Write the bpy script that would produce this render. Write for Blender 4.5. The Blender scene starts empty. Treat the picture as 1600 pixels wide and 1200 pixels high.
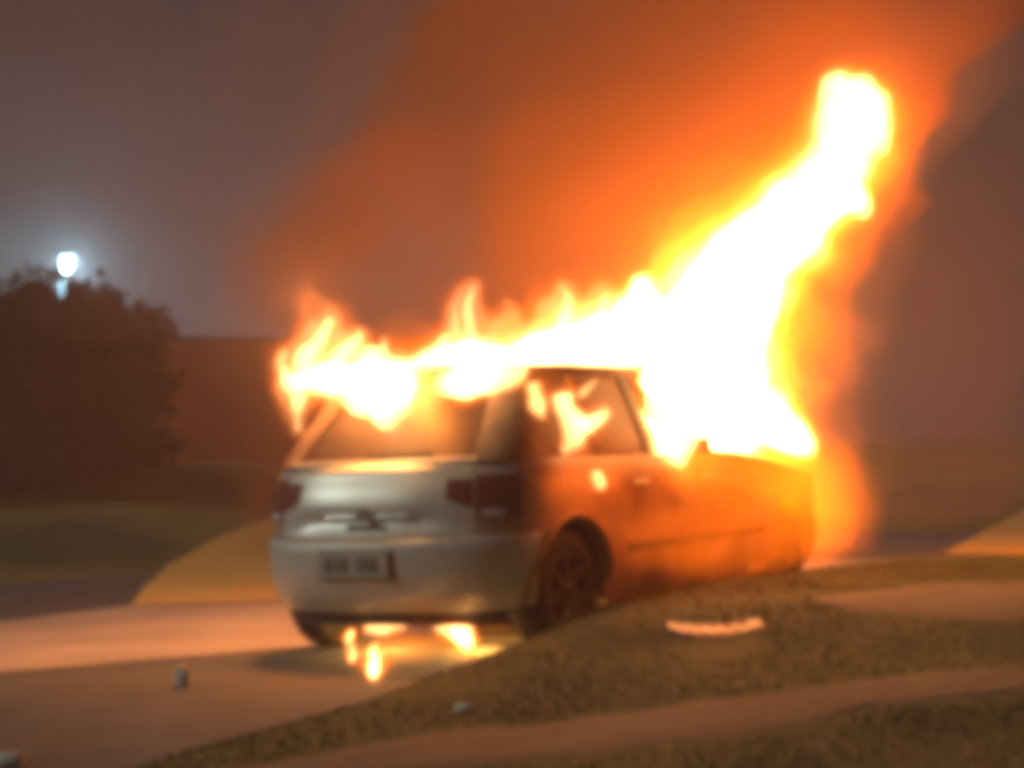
import bpy, bmesh, math, random
from mathutils import Vector, noise
random.seed(7)
SC = bpy.context.scene
COL = SC.collection
PI = math.pi

# ------------------------------------------------------------------ camera
CAM = Vector((5.812, -7.797, 1.042))
CR = Vector((0.84579, 0.53196, -0.04075)); CU = Vector((0.0522, -0.00649, 0.99862)); CF = Vector((-0.53095, 0.84675, 0.03325))
FPX = 3000.0
cd = bpy.data.cameras.new('camera'); cam = bpy.data.objects.new('camera', cd); COL.objects.link(cam)
from mathutils import Matrix
m = Matrix((CR, CU, -CF)).transposed().to_4x4(); m.translation = CAM
cam.matrix_world = m
cd.sensor_width = 36; cd.lens = 36 * FPX / 1600; cd.clip_start = 0.1; cd.clip_end = 600
cd.dof.use_dof = True; cd.dof.focus_distance = 4.2; cd.dof.aperture_fstop = 4.2
SC.camera = cam

# ------------------------------------------------------------------ world, sun, exposure
W = bpy.data.worlds.new('World'); SC.world = W; W.use_nodes = True
wn = W.node_tree.nodes; wl = W.node_tree.links
bg = wn['Background']; wo = wn['World Output']
skyn = wn.new('ShaderNodeTexSky'); skyn.sky_type = 'NISHITA'; skyn.sun_disc = False
SUN_EL, SUN_AZ = math.radians(26), math.radians(232)      # dim cold light from behind the viewer (street lighting)
skyn.sun_elevation = math.radians(-3); skyn.sun_rotation = SUN_AZ
bg.inputs['Strength'].default_value = 0.05
wl.new(skyn.outputs[0], bg.inputs['Color'])
bg2 = wn.new('ShaderNodeBackground'); bg2.inputs['Color'].default_value = (0.60, 0.42, 0.46, 1); bg2.inputs['Strength'].default_value = 0.045
add = wn.new('ShaderNodeAddShader')
wl.new(bg.outputs[0], add.inputs[0]); wl.new(bg2.outputs[0], add.inputs[1]); wl.new(add.outputs[0], wo.inputs['Surface'])
sd = bpy.data.lights.new('sun', 'SUN'); so = bpy.data.objects.new('sun', sd); COL.objects.link(so)
sd.energy = 0.98; sd.angle = math.radians(12); sd.color = (0.90, 1.0, 0.90)
sdir = Vector((math.sin(SUN_AZ) * math.cos(SUN_EL), math.cos(SUN_AZ) * math.cos(SUN_EL), math.sin(SUN_EL)))
so.rotation_euler = sdir.to_track_quat('Z', 'Y').to_euler()
vs = SC.view_settings; vs.view_transform = 'Standard'; vs.look = 'None'; vs.gamma = 1; vs.use_curve_mapping = False; vs.exposure = 0
cy = SC.cycles
cy.use_denoising = True; cy.volume_bounces = 0; cy.max_bounces = 6; cy.sample_clamp_indirect = 2.0; cy.sample_clamp_direct = 0
cy.pixel_filter_type = 'BLACKMAN_HARRIS'; cy.filter_width = 9.0
cy.volume_step_rate = 2.0; cy.volume_max_steps = 96
cy.transparent_max_bounces = 24

# ------------------------------------------------------------------ helpers
def ray(px, py): return CF + CR * ((px - 800) / FPX) - CU * ((py - 600) / FPX)
def on_x(px, py, x):
    d = ray(px, py); return CAM + d * ((x - CAM.x) / d.x)
def on_y(px, py, y):
    d = ray(px, py); return CAM + d * ((y - CAM.y) / d.y)
def on_z(px, py, z):
    d = ray(px, py); return CAM + d * ((z - CAM.z) / d.z)
def on_d(px, py, dist):
    return CAM + ray(px, py) * dist

def link(o, parent=None):
    COL.objects.link(o)
    if parent: o.parent = parent
    return o
def mesh_obj(name, verts, faces, mat, parent=None, smooth=False):
    me = bpy.data.meshes.new(name); me.from_pydata([tuple(v) for v in verts], [], faces); me.update()
    if smooth:
        for p in me.polygons: p.use_smooth = True
    if mat: me.materials.append(mat)
    return link(bpy.data.objects.new(name, me), parent)
def bm_obj(name, bm, mat, parent=None, smooth=False, bevel=0):
    me = bpy.data.meshes.new(name)
    bmesh.ops.recalc_face_normals(bm, faces=bm.faces[:])
    bm.to_mesh(me); bm.free()
    if smooth:
        for p in me.polygons: p.use_smooth = True
    if mat: me.materials.append(mat)
    o = link(bpy.data.objects.new(name, me), parent)
    if bevel:
        b = o.modifiers.new('b', 'BEVEL'); b.width = bevel; b.segments = 2; b.limit_method = 'ANGLE'
    return o
def tag(o, label=None, cat=None, group=None, kind=None):
    if label: o['label'] = label
    if cat: o['category'] = cat
    if group: o['group'] = group
    if kind: o['kind'] = kind
    return o
def empty(name, loc=(0, 0, 0)):
    o = bpy.data.objects.new(name, None); o.location = loc; return link(o)
def box_bm(bm, c, s, rot=None):
    r = bmesh.ops.create_cube(bm, size=1.0)
    for v in r['verts']:
        p = Vector((v.co.x * s[0], v.co.y * s[1], v.co.z * s[2]))
        if rot is not None: p = rot @ p
        v.co = p + Vector(c)
def box(name, c, s, mat, parent=None, bevel=0.0, rot=None):
    bm = bmesh.new(); box_bm(bm, c, s, rot); return bm_obj(name, bm, mat, parent, bevel=bevel)
def lathe(name, prof, c, mat, parent=None, axis='X', n=40, closed=True):
    vs, fs = [], []
    for (a, r) in prof:
        for k in range(n):
            t = 2 * PI * k / n
            if axis == 'X': vs.append((c[0] + a, c[1] + r * math.cos(t), c[2] + r * math.sin(t)))
            else: vs.append((c[0] + r * math.cos(t), c[1] + r * math.sin(t), c[2] + a))
    mN = len(prof)
    for i in range(mN if closed else mN - 1):
        j = (i + 1) % mN
        for k in range(n):
            l = (k + 1) % n
            fs.append((i * n + k, i * n + l, j * n + l, j * n + k))
    return mesh_obj(name, vs, fs, mat, parent, smooth=True)

# ------------------------------------------------------------------ materials
def mat(name): 
    M = bpy.data.materials.new(name); M.use_nodes = True; return M
def pbr(name, c1, c2=None, scale=5.0, rough=0.6, metal=0.0, bump=0.0, bscale=60, detail=6, lo=.35, hi=.65, c3=None, s3=1.2, spec=None):
    M = mat(name); n = M.node_tree.nodes; l = M.node_tree.links; b = n['Principled BSDF']
    b.inputs['Roughness'].default_value = rough; b.inputs['Metallic'].default_value = metal
    if spec is not None: b.inputs['Specular IOR Level'].default_value = spec
    tc = n.new('ShaderNodeTexCoord')
    def nz(s, d):
        t = n.new('ShaderNodeTexNoise'); t.inputs['Scale'].default_value = s; t.inputs['Detail'].default_value = d
        l.new(tc.outputs['Object'], t.inputs['Vector']); return t
    if c2 is None: c2 = c1
    t = nz(scale, detail); r = n.new('ShaderNodeValToRGB'); l.new(t.outputs['Fac'], r.inputs[0])
    r.color_ramp.elements[0].position = lo; r.color_ramp.elements[1].position = hi
    r.color_ramp.elements[0].color = (*c1, 1); r.color_ramp.elements[1].color = (*c2, 1)
    out = r.outputs[0]
    if c3:
        t3 = nz(s3, 3); r3 = n.new('ShaderNodeValToRGB'); l.new(t3.outputs['Fac'], r3.inputs[0])
        r3.color_ramp.elements[0].position = .48; r3.color_ramp.elements[1].position = .62
        mx = n.new('ShaderNodeMixRGB'); l.new(r3.outputs[0], mx.inputs[0]); l.new(out, mx.inputs[1]); mx.inputs[2].default_value = (*c3, 1); out = mx.outputs[0]
    l.new(out, b.inputs['Base Color'])
    if bump:
        tb = nz(bscale, 4); bp = n.new('ShaderNodeBump'); bp.inputs['Strength'].default_value = bump; bp.inputs['Distance'].default_value = 0.02
        l.new(tb.outputs['Fac'], bp.inputs['Height']); l.new(bp.outputs[0], b.inputs['Normal'])
    return M
def emis_vol(name, col, strength):
    M = mat(name); n = M.node_tree.nodes; l = M.node_tree.links
    n.remove(n['Principled BSDF']); e = n.new('ShaderNodeEmission'); e.inputs[0].default_value = (*col, 1); e.inputs[1].default_value = strength
    l.new(e.outputs[0], n['Material Output'].inputs['Volume']); return M

M_paint = pbr('silver paint with soot', (.50, .53, .47), (.56, .58, .52), 3, .36, .25, c3=(.46, .46, .41), s3=1.6)
M_burnt = pbr('scorched paint', (.10, .06, .04), (.22, .15, .11), 5, .75, bump=.3)
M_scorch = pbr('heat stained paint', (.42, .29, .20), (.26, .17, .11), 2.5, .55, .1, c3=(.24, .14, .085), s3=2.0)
M_plastic = pbr('dark trim plastic', (.03, .028, .026), (.05, .045, .04), 9, .6)
M_inner = pbr('charred interior', (.02, .015, .012), (.05, .04, .03), 12, .9, bump=.5)
M_rubber = pbr('tyre rubber', (.018, .016, .015), (.035, .03, .028), 14, .85, bump=.3)
M_rim = pbr('sooty wheel cover', (.025, .022, .02), (.045, .04, .035), 8, .8)
M_chrome = pbr('chrome trim', (.75, .75, .72), (.85, .85, .82), 10, .18, 1.0)
M_lens = pbr('red lamp lens', (.13, .035, .025), (.17, .05, .035), 10, .25)
M_lensw = pbr('clear lamp lens', (.55, .55, .55), (.7, .7, .7), 10, .15)
M_plate = pbr('licence plate face', (.30, .30, .27), (.36, .36, .32), 12, .5)
M_mark = pbr('plate paint dark', (.09, .085, .075), None, 12, .6)
def glass(name, col, rough, alpha):
    M = mat(name); b = M.node_tree.nodes['Principled BSDF']; b.inputs['Base Color'].default_value = (*col, 1)
    b.inputs['Roughness'].default_value = rough; b.inputs['Alpha'].default_value = alpha; b.inputs['Specular IOR Level'].default_value = .2; return M
M_glass = glass('sooty tinted glass', (.05, .03, .03), .5, .82)
M_glass2 = glass('scorched side glass', (.10, .03, .015), .4, .78)
M_asphalt = pbr('worn asphalt', (.105, .115, .125), (.15, .16, .17), 2.2, .85, bump=.5, bscale=90, c3=(.15, .13, .115), s3=.8)
M_conc = pbr('pale concrete', (.42, .37, .33), (.58, .52, .47), 1.1, .8, bump=.3, bscale=60)
M_soil = pbr('lawn soil', (.10, .11, .036), (.135, .135, .046), 1.3, .95, bump=.4, bscale=40, c3=(.07, .085, .028), s3=.7)
M_dirt = pbr('dry dirt', (.17, .13, .08), (.22, .17, .105), 2.2, .95, bump=.6, bscale=45)
M_far = pbr('far lawn', (.22, .19, .045), (.29, .24, .06), .5, .95, bump=.8, bscale=6, c3=(.06, .09, .03), s3=.25)
M_wall = pbr('rendered house wall', (.58, .24, .14), (.66, .29, .18), .6, .85, bump=.2)
M_roof = pbr('dark roof slab', (.06, .045, .04), (.09, .07, .06), 2, .8)
M_bark = pbr('bark', (.06, .045, .03), (.10, .075, .05), 5, .9, bump=.6)
M_leafd = pbr('dark foliage', (.03, .032, .018), (.05, .05, .028), .9, .9)
M_metal = pbr('painted pole', (.05, .05, .05), (.08, .08, .08), 6, .8)
M_tan_glow = pbr('fire-tinted side road', (.86, .50, .12), (.92, .66, .20), .5, .9, bump=.4)  # tan pushed to bright orange, putting the fire's light into the road colour
M_pale = pbr('scorched pale plastic', (.42, .25, .18), (.58, .38, .28), 12, .6)
M_stone = pbr('pale litter', (.55, .5, .42), (.65, .6, .5), 10, .8)

# ------------------------------------------------------------------ ground
def smooth(a, b, x):
    t = max(0, min(1, (x - a) / (b - a))); return t * t * (3 - 2 * t)
CREST = [(-12, .02), (-3, .03), (-1.63, .07), (-.9, .115), (-.37, .17), (.09, .225), (.86, .264), (2.0, .274), (3.4, .226), (7.2, .03), (12, -.02), (40, -.02)]
def crest(y):
    for (a, za), (b, zb) in zip(CREST, CREST[1:]):
        if y <= b: return za + (zb - za) * max(0, (y - a) / (b - a))
    return CREST[-1][1]
def bank_edge(y): return .93 + (.13 * max(0, -1.0 - y)) ** 1.1 + .02 * math.sin(y * 3)
def H(x, y):
    e = bank_edge(y)
    h = crest(y) * smooth(e, e + .3, x)
    h -= (crest(y) * .35) * smooth(1.4, 4.0, x)
    h += .02 * noise.noise(Vector((x * .8, y * .8, 0))) * smooth(e + .1, e + .8, x)
    return h
# the whole terrain: one wide sheet
def sheet(name, xs, ys, zf, m_, kind='structure'):
    vs = [(x, y, zf(x, y)) for y in ys for x in xs]; n = len(xs)
    fs = [(j * n + i, j * n + i + 1, (j + 1) * n + i + 1, (j + 1) * n + i) for j in range(len(ys) - 1) for i in range(n - 1)]
    o = mesh_obj(name, vs, fs, m_, smooth=True); o['kind'] = kind; return o
def lin(a, b, n): return [a + (b - a) * i / (n - 1) for i in range(n)]
def far_h(x, y):
    # the lawn beyond the road swells gently up towards the house
    d = Vector((x - CAM.x, y - CAM.y)).length
    s = (x - CAM.x) * CR.x + (y - CAM.y) * CR.y
    return 1.05 * smooth(17, 31, d) * smooth(-1.0, -4.5, s) + .75 * smooth(19, 32, d) * smooth(2.5, 5.5, s)
sheet('ground', [-260, -160, -100] + lin(-70, 40, 111) + [60, 100, 180, 260], [-120, -60, -30] + lin(-14, 60, 75) + [80, 120, 200, 300],
      lambda x, y: -.035 + (far_h(x, y) if abs(x) < 75 and y < 65 else 0), M_far)
# asphalt road on which the car stands, concrete apron behind it, side road with fire glow painted into its tan
def poly(name, pts, m_, zf, kind='structure', thick=0.0, sub=0.35):
    bm = bmesh.new(); vs = [bm.verts.new((p[0], p[1], 0)) for p in pts]
    f = bm.faces.new(vs)
    bmesh.ops.triangulate(bm, faces=[f])
    for _ in range(12):
        es = [e for e in bm.edges if e.calc_length() > max(sub, .04 * (e.verts[0].co - Vector((CAM.x, CAM.y, 0))).length)]
        if not es: break
        bmesh.ops.subdivide_edges(bm, edges=es, cuts=1); bmesh.ops.triangulate(bm, faces=bm.faces[:])
    for v in bm.verts: v.co.z = zf(v.co.x, v.co.y)
    bmesh.ops.recalc_face_normals(bm, faces=bm.faces[:])
    if sum(f.normal.z for f in bm.faces) < 0: bmesh.ops.reverse_faces(bm, faces=bm.faces[:])
    me = bpy.data.meshes.new(name); bm.to_mesh(me); bm.free(); me.materials.append(m_)
    for p in me.polygons: p.use_smooth = True
    o = link(bpy.data.objects.new(name, me)); o['kind'] = kind; return o
def P(px, py, z=0):
    d = ray(px, py); t = 4.0
    while t < 120:
        q = CAM + d * t
        if q.z < far_h(q.x, q.y): break
        t += .02
    return (q.x, q.y)
sheet('road', lin(-14, 1.6, 60), lin(-11, 30, 90), lambda x, y: -.008, M_asphalt)
poly('concrete_apron', [P(-250, 1075), P(0, 1050), P(200, 1034), P(450, 1012), (1.0, 1.3), (1.05, 6.8), (-1.4, 7.5), P(405, 940), P(200, 946), P(0, 972), P(-250, 1010)], M_conc, lambda x, y: 0.0)
poly('side_road', [P(405, 942), P(205, 948), P(228, 915), P(262, 885), P(330, 846), P(410, 815), P(480, 800), P(560, 800), (-1.4, 7.4)], M_tan_glow, lambda x, y: .012 + far_h(x, y))
poly('side_road', [P(1475, 866), P(1540, 828), P(1620, 786), P(1750, 770, .0), P(1750, 862), P(1600, 868)], M_tan_glow, lambda x, y: .012 + far_h(x, y))
# far verge in front of the house: grass strip nearer than the lawn
# near bank
XS = lin(.90, 2.2, 40) + lin(2.26, 9, 70); YS = lin(-12, -3, 40) + lin(-2.9, 4, 100) + lin(4.2, 16, 50)
def bank(x, y):
    return H(x, y) + (.004 if x > bank_edge(y) + .02 else -.05)
sheet('grass_bank', XS, YS, bank, M_soil)
def strip(name, pts, m_, lift=.012):
    vs, fs = [], []
    N = 8
    for (a, b) in pts:
        pa, pb = None, None
        for k in range(N + 1):
            t = k / N
            z = .15
            px = a[0] + (b[0] - a[0]) * t; py = a[1] + (b[1] - a[1]) * t
            for _ in range(6):
                p = on_z(px, py, z); z = H(p.x, p.y)
            edge = min(t, 1 - t)
            vs.append((p.x, p.y, z + (lift if 0 < k < N else -.01)))
    for i in range(len(pts) - 1):
        for k in range(N): fs.append((i * (N + 1) + k, i * (N + 1) + k + 1, (i + 1) * (N + 1) + k + 1, (i + 1) * (N + 1) + k))
    o = mesh_obj(name, vs, fs, m_, smooth=True); o['kind'] = 'structure'; return o
def interp(keys, n=40):
    out = []
    for i in range(n + 1):
        t = i / n * (len(keys) - 1); k = min(int(t), len(keys) - 2); u = t - k
        a, b = keys[k], keys[k + 1]; out.append(tuple(a[j] + (b[j] - a[j]) * u for j in range(len(a))))
    return out
def jit(i, s): return noise.noise(Vector((i * .31, s, 3.3))) * 9
path_rows = []
for i, (x, u, d) in enumerate(interp([(330, 1205, 1250), (600, 1158, 1215), (900, 1120, 1185), (1200, 1085, 1145), (1450, 1052, 1100), (1700, 1028, 1075)])):
    path_rows.append(((x, u + jit(i, 1)), (x, d + jit(i, 2))))
strip('dirt_path', path_rows, M_dirt)
rows = []
for i, (x, u, d) in enumerate(interp([(1270, 938, 942), (1330, 926, 958), (1430, 915, 966), (1550, 908, 975), (1700, 902, 978)], 24)):
    rows.append(((x, u + jit(i, 4) * .3), (x, d + jit(i, 5) * .3)))
strip('bare_dirt_patch', rows, M_dirt)
# grass blades on the bank
def in_rows(px, py, rws):
    for (a, b), (c, d) in zip(rws, rws[1:]):
        if a[0] <= px < c[0]: return a[1] < py < b[1]
    return False
def to_px(p):
    d = p - CAM; z = d.dot(CF); return 800 + FPX * d.dot(CR) / z, 600 - FPX * d.dot(CU) / z
vs, fs = [], []
rr = random.Random(3)
made = 0
while made < 42000:
    y = rr.uniform(-7, 9); x = rr.uniform(.92, 5.6)
    if x < bank_edge(y) + .03: continue
    z = H(x, y); p = Vector((x, y, z))
    if (p - CAM).dot(CF) < 2.5: continue
    px, py = to_px(p)
    if not (-60 < px < 1660 and py < 1260): continue
    if in_rows(px, py, path_rows) or in_rows(px, py, rows):
        if rr.random() > .08: continue
    if ((px - 1120) / 85) ** 2 + ((py - 1010) / 24) ** 2 < 1 and rr.random() < .75: continue
    made += 1
    dn = noise.noise(Vector((x * 1.7, y * 1.7, 9)))
    h = rr.uniform(.010, .028) * (1 + .5 * dn); a = rr.uniform(0, 2 * PI); w = rr.uniform(.0025, .005)
    lx, ly = rr.gauss(0, .5) * h, rr.gauss(0, .5) * h
    ca, sa = math.cos(a) * w, math.sin(a) * w; k = len(vs)
    vs += [(x - ca, y - sa, z - .004), (x + ca, y + sa, z - .004), (x + lx, y + ly, z + h)]
    fs.append((k, k + 1, k + 2))
M_blade = pbr('dry grass blades', (.105, .115, .034), (.145, .145, .046), .9, .8, c3=(.085, .105, .03), s3=.7)
tag(mesh_obj('grass', vs, fs, M_blade), 'short dry olive grass covering the near bank', 'grass', kind='stuff')

# ------------------------------------------------------------------ background: house, trees, lamp
hx = on_d(225, 735, 32.0); hx2 = on_d(700, 735, 36.0)
u = Vector((hx2.x - hx.x, hx2.y - hx.y, 0)).normalized(); nrm = Vector((u.y, -u.x, 0))
if nrm.dot(CF) > 0: nrm = -nrm
house = empty('house', (0, 0, 0)); tag(house, 'plain low house with pale rendered wall and flat roof behind the smoke', 'house')
R3 = Matrix((u, -nrm, Vector((0, 0, 1)))).transposed()
Lw = 9.5; zb = .6; ztop = 3.05
c = Vector((hx.x, hx.y, 0)) + u * (Lw / 2) - nrm * 3
box('wall', (c.x, c.y, (zb - .8 + ztop) / 2), (Lw, 6, ztop - zb + .8), M_wall, house, rot=R3)
box('roof', (c.x, c.y, ztop + .05), (Lw + .3, 6.3, .10), M_roof, house, .03, rot=R3)
for k in range(2):
    q = Vector((hx.x, hx.y, 0)) + u * (4.2 + 2.9 * k) + nrm * .0
    wv = box('window', (q.x, q.y, 1.95), (1.2, .10, 1.0), M_plastic, house, rot=R3)
    q2 = q + nrm * .055
    box('pane', (q2.x, q2.y, 1.95), (1.06, .02, .86), M_glass, wv, rot=R3)

def tree(base, h, cr, label, seed, trunk_h=None, n=2600):
    r = random.Random(seed); t = empty('tree', base); tag(t, label, 'tree', 'dark trees beside the street lamp')
    th = trunk_h or h * .4
    bm = bmesh.new()
    def limb(a, b, r0, r1):
        d = (b - a); L = d.length; q = d.to_track_quat('Z', 'Y').to_matrix()
        rg = []
        for (tt, rad) in ((0, r0), (.5, (r0 + r1) / 2 * 1.03), (1, r1)):
            rg.append([bm.verts.new(a + d * tt + q @ Vector((math.cos(2 * PI * k / 8) * rad, math.sin(2 * PI * k / 8) * rad, 0))) for k in range(8)])
        for A, B in zip(rg, rg[1:]):
            for k in range(8): bm.faces.new((A[k], A[(k + 1) % 8], B[(k + 1) % 8], B[k]))
        bm.faces.new(rg[-1]); bm.faces.new(rg[0][::-1])
    top = Vector((r.uniform(-.2, .2), r.uniform(-.2, .2), th))
    limb(Vector((0, 0, -.4)), top, .16, .11)
    cl = []
    for k in range(9):
        a = 2 * PI * k / 9 + r.uniform(-.3, .3); rad = cr * r.uniform(.35, .75)
        e = Vector((math.cos(a) * rad, math.sin(a) * rad, th + (h - th) * r.uniform(.1, .75)))
        limb(top - Vector((0, 0, .3 * r.random())), e, .06, .02); cl.append((e, cr * r.uniform(.35, .55)))
    cl += [(Vector((math.cos(k * 1.05) * cr * .7, math.sin(k * 1.05) * cr * .7, zz)), cr * .48) for k in range(6) for zz in (.35, h * .45, h * .72)]
    cl.append((Vector((0, 0, h * .85)), cr * .5)); cl.append((Vector((0, 0, h * .6)), cr * .7))
    bm_obj('trunk', bm, M_bark, t)
    V, Fc = [], []
    for i in range(n):
        c_, rad = r.choice(cl)
        d = Vector((r.gauss(0, 1), r.gauss(0, 1), r.gauss(0, .8))).normalized() * rad * r.uniform(.3, 1.05)
        p = c_ + d
        if p.z < .1: p.z = .1 + r.random() * .5
        s = r.uniform(.05, .12)
        a1 = Vector((r.gauss(0, 1), r.gauss(0, 1), r.gauss(0, 1))).normalized() * s
        a2 = a1.orthogonal().normalized() * s * .6; k = len(V)
        V += [p - a1, p + a2, p + a1, p - a2]; Fc.append((k, k + 1, k + 2, k + 3))
    mesh_obj('crown', V, Fc, M_leafd, t)
def gz(p): return Vector((p.x, p.y, -.035 + far_h(p.x, p.y)))
tree(gz(on_d(62, 740, 27)), 2.9, 1.35, 'dark bushy tree right under the street lamp glow', 1, .6, 9000)
tree(gz(on_d(-40, 740, 25)), 2.7, 1.2, 'dark bushy tree cut off by the photo edge below the lamp', 2, .5, 7000)
tree(gz(on_d(148, 740, 27.5)), 2.75, 1.12, 'dark tree with a squarish crown against the house corner', 4, .5, 6000)

lamp = empty('street_lamp', gz(on_d(100, 740, 42))); tag(lamp, 'street lamp with bluish white light glowing above the dark trees', 'street lamp')
head = on_d(103, 412, 42); lb = lamp.location
pole_x = head - Vector((u.x, u.y, 0)) * -.55
hl = head - lb
lathe('pole', [(0, .07), (.4, .065), (hl.z * .6, .05), (hl.z + .1, .04), (hl.z + .1, .001), (0, .001)], (hl.x - nrm.x * .22, hl.y - nrm.y * .22, 0), M_metal, lamp, 'Z', 14)
box('arm', (hl.x - nrm.x * .12, hl.y - nrm.y * .12, hl.z + .1), (.05, .26, .05), M_metal, lamp, .01, rot=R3)
hd = box('lamp_head', (hl.x, hl.y, hl.z + .09), (.30, .18, .07), M_metal, lamp, .02, rot=R3)
M_lampe = mat('lit lamp glass'); b = M_lampe.node_tree.nodes['Principled BSDF']; b.inputs['Emission Color'].default_value = (.75, .95, 1, 1); b.inputs['Emission Strength'].default_value = 14; b.inputs['Base Color'].default_value = (.8, .8, .8, 1)
bm = bmesh.new(); bmesh.ops.create_icosphere(bm, subdivisions=3, radius=.075)
for v in bm.verts: v.co = Vector((v.co.x * .75, v.co.y * .7, v.co.z * 1.6)) + Vector((hl.x, hl.y, hl.z - .03))
bm_obj('bulb', bm, M_lampe, hd, smooth=True)
def fire_light(loc, energy, col, rad, parent, name='light'):
    d = bpy.data.lights.new(name, 'POINT'); d.energy = energy; d.color = col; d.shadow_soft_size = rad
    o = bpy.data.objects.new(name, d); COL.objects.link(o); o.location = loc; o.parent = parent; return o
fire_light((hl.x - nrm.x * -.25, hl.y - nrm.y * -.25, hl.z - .12), 2600, (.42, .8, 1), .05, lamp)

# ------------------------------------------------------------------ the car
car = empty('car', (0, 0, 0)); tag(car, 'silver hatchback engulfed in flames, seen from its rear right corner', 'car')
def lerp_tab(tab, z):
    if z <= tab[0][0]: return tab[0][1:]
    for a, b in zip(tab, tab[1:]):
        if z <= b[0]:
            t = (z - a[0]) / (b[0] - a[0]); return tuple(a[i] + (b[i] - a[i]) * t for i in range(1, len(a)))
    return tab[-1][1:]
#      z    W    R     F
BODY = [(.20, .77, .13, 3.70), (.25, .80, .06, 3.78), (.32, .825, .0, 3.84), (.42, .84, -.035, 3.88), (.55, .85, -.045, 3.88), (.595, .85, -.035, 3.87), (.625, .845, .012, 3.85),
        (.66, .845, .028, 3.83), (.72, .85, .030, 3.80), (.78, .85, .035, 3.77), (.84, .845, .050, 3.74), (.90, .83, .075, 3.70), (.95, .81, .10, 3.65), (.99, .775, .15, 3.6), (1.03, .75, .19, 3.5)]
BODY = [(a, b_ * 1.02, c_, d_ + .24) for a, b_, c_, d_ in BODY]
YS0, YF0 = .55, 3.54
NEXP = 2.6
def outline(t, z, tab=BODY, ys=YS0, yf=YF0, nexp=NEXP):
    Wd, Rr, Ff = lerp_tab(tab, z); e = 2 / nexp
    if t <= 1:
        a = t * PI / 2; return Vector((Wd * max(0.0, math.sin(a)) ** e, Rr + (ys - Rr) * (1 - max(0.0, math.cos(a)) ** e if a < PI / 2 - 1e-6 else 1), z))
    if t <= 2:
        y = ys + (t - 1) * (yf - ys); bow = .012 * math.sin((t - 1) * PI)
        return Vector((Wd + bow, y, z))
    a = (3 - t) * PI / 2
    return Vector((Wd * max(0.0, math.sin(a)) ** e, Ff - (Ff - yf) * (1 - max(0.0, math.cos(a)) ** e if a < PI / 2 - 1e-6 else 1), z))
def tx(x, z=.7, **k):      # t for a given x on the rear face
    lo, hi = 0, 1
    for _ in range(30):
        mid = (lo + hi) / 2
        if outline(mid, z, **k).x < x: lo = mid
        else: hi = mid
    return lo
def ty(y): return 1 + (y - YS0) / (YF0 - YS0)
def panel(name, t0, t1, zlo, zhi, m_, parent, side=1, nt=16, nz=8, th=.02, off=0.0, kw={}, fn=None, mirror_join=False):
    """a curved sheet-metal panel on the body surface with real thickness; t may run negative to cross the centre line"""
    def S(t, z):
        s = 1
        if t < 0: s, t = -1, -t
        p = outline(t, z, **kw); p = Vector((p.x * s * side, p.y, p.z)); return fn(p) if fn else p
    def Nn(t, z):
        e = 1e-3; d1 = S(t + e, z) - S(t - e, z); d2 = S(t, z + e) - S(t, z - e); n = d1.cross(d2)
        if n.length < 1e-12: n = Vector((0, -1, 0))
        n.normalize(); c_ = Vector((0, 1.9, z)); 
        if n.dot(S(t, z) - c_) < 0: n = -n
        return n
    O, I = [], []
    for i in range(nt + 1):
        t = t0 + (t1 - t0) * i / nt
        a = zlo(t) if callable(zlo) else zlo; b_ = zhi(t) if callable(zhi) else zhi
        for j in range(nz + 1):
            z = a + (b_ - a) * j / nz; p = S(t, z); n = Nn(t, z)
            O.append(p + n * off); I.append(p + n * (off - th))
    k = nz + 1; N = len(O); fs = []
    for i in range(nt):
        for j in range(nz):
            q = (i * k + j, (i + 1) * k + j, (i + 1) * k + j + 1, i * k + j + 1); fs.append(q); fs.append(tuple(N + x for x in reversed(q)))
    rim = [(i * k, (i + 1) * k) for i in range(nt)] + [(nt * k + j, nt * k + j + 1) for j in range(nz)] + [((i + 1) * k + nz, i * k + nz) for i in range(nt - 1, -1, -1)] + [(j + 1, j) for j in range(nz - 1, -1, -1)]
    for a, b_ in rim: fs.append((b_, a, N + a, N + b_))
    bm = bmesh.new(); vv = [bm.verts.new(p) for p in O + I]
    for f in fs:
        try: bm.faces.new([vv[q] for q in f])
        except ValueError: pass
    o = bm_obj(name, bm, m_, parent, smooth=True)
    md = o.modifiers.new('e', 'EDGE_SPLIT'); md.split_angle = math.radians(40)
    return o
AX_R, AX_F, WR, AR = .66, 3.34, .305, .375
def arch(y, base=.25):
    z = base
    for c_ in (AX_R, AX_F):
        if abs(y - c_) < AR: z = max(z, .31 + math.sqrt(AR * AR - (y - c_) ** 2))
    return z
def y_of(t): return outline(min(t, 3), .7).y
def belt(t):
    y = y_of(t)
    if y < 2.35: return .985 - .012 * smooth(.5, 2.3, y) 
    return .973 - .20 * smooth(2.3, 4.1, y)
GAP = .004
# rear bumper (crosses the centre), wraps to the rear wheel arch
def t_at_y(y, z=.5):
    lo, hi = 0, 3
    for _ in range(40):
        mid = (lo + hi) / 2
        if outline(mid, z).y < y: lo = mid
        else: hi = mid
    return lo
tA = t_at_y(AX_R - AR + .035, .5)
def bump_lo(t):
    t = abs(t); return .235 + .03 * smooth(.3, .9, t)
bump = panel('bumper', -tA, tA, bump_lo, .618, M_paint, car, nt=64, nz=14, th=.025)
bump['label'] = 'rear bumper with a recessed plate holder'
panel('bumper_valance', -.62, .62, .165, .232, M_plastic, bump, nt=24, nz=3, th=.02, off=.004)
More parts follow.
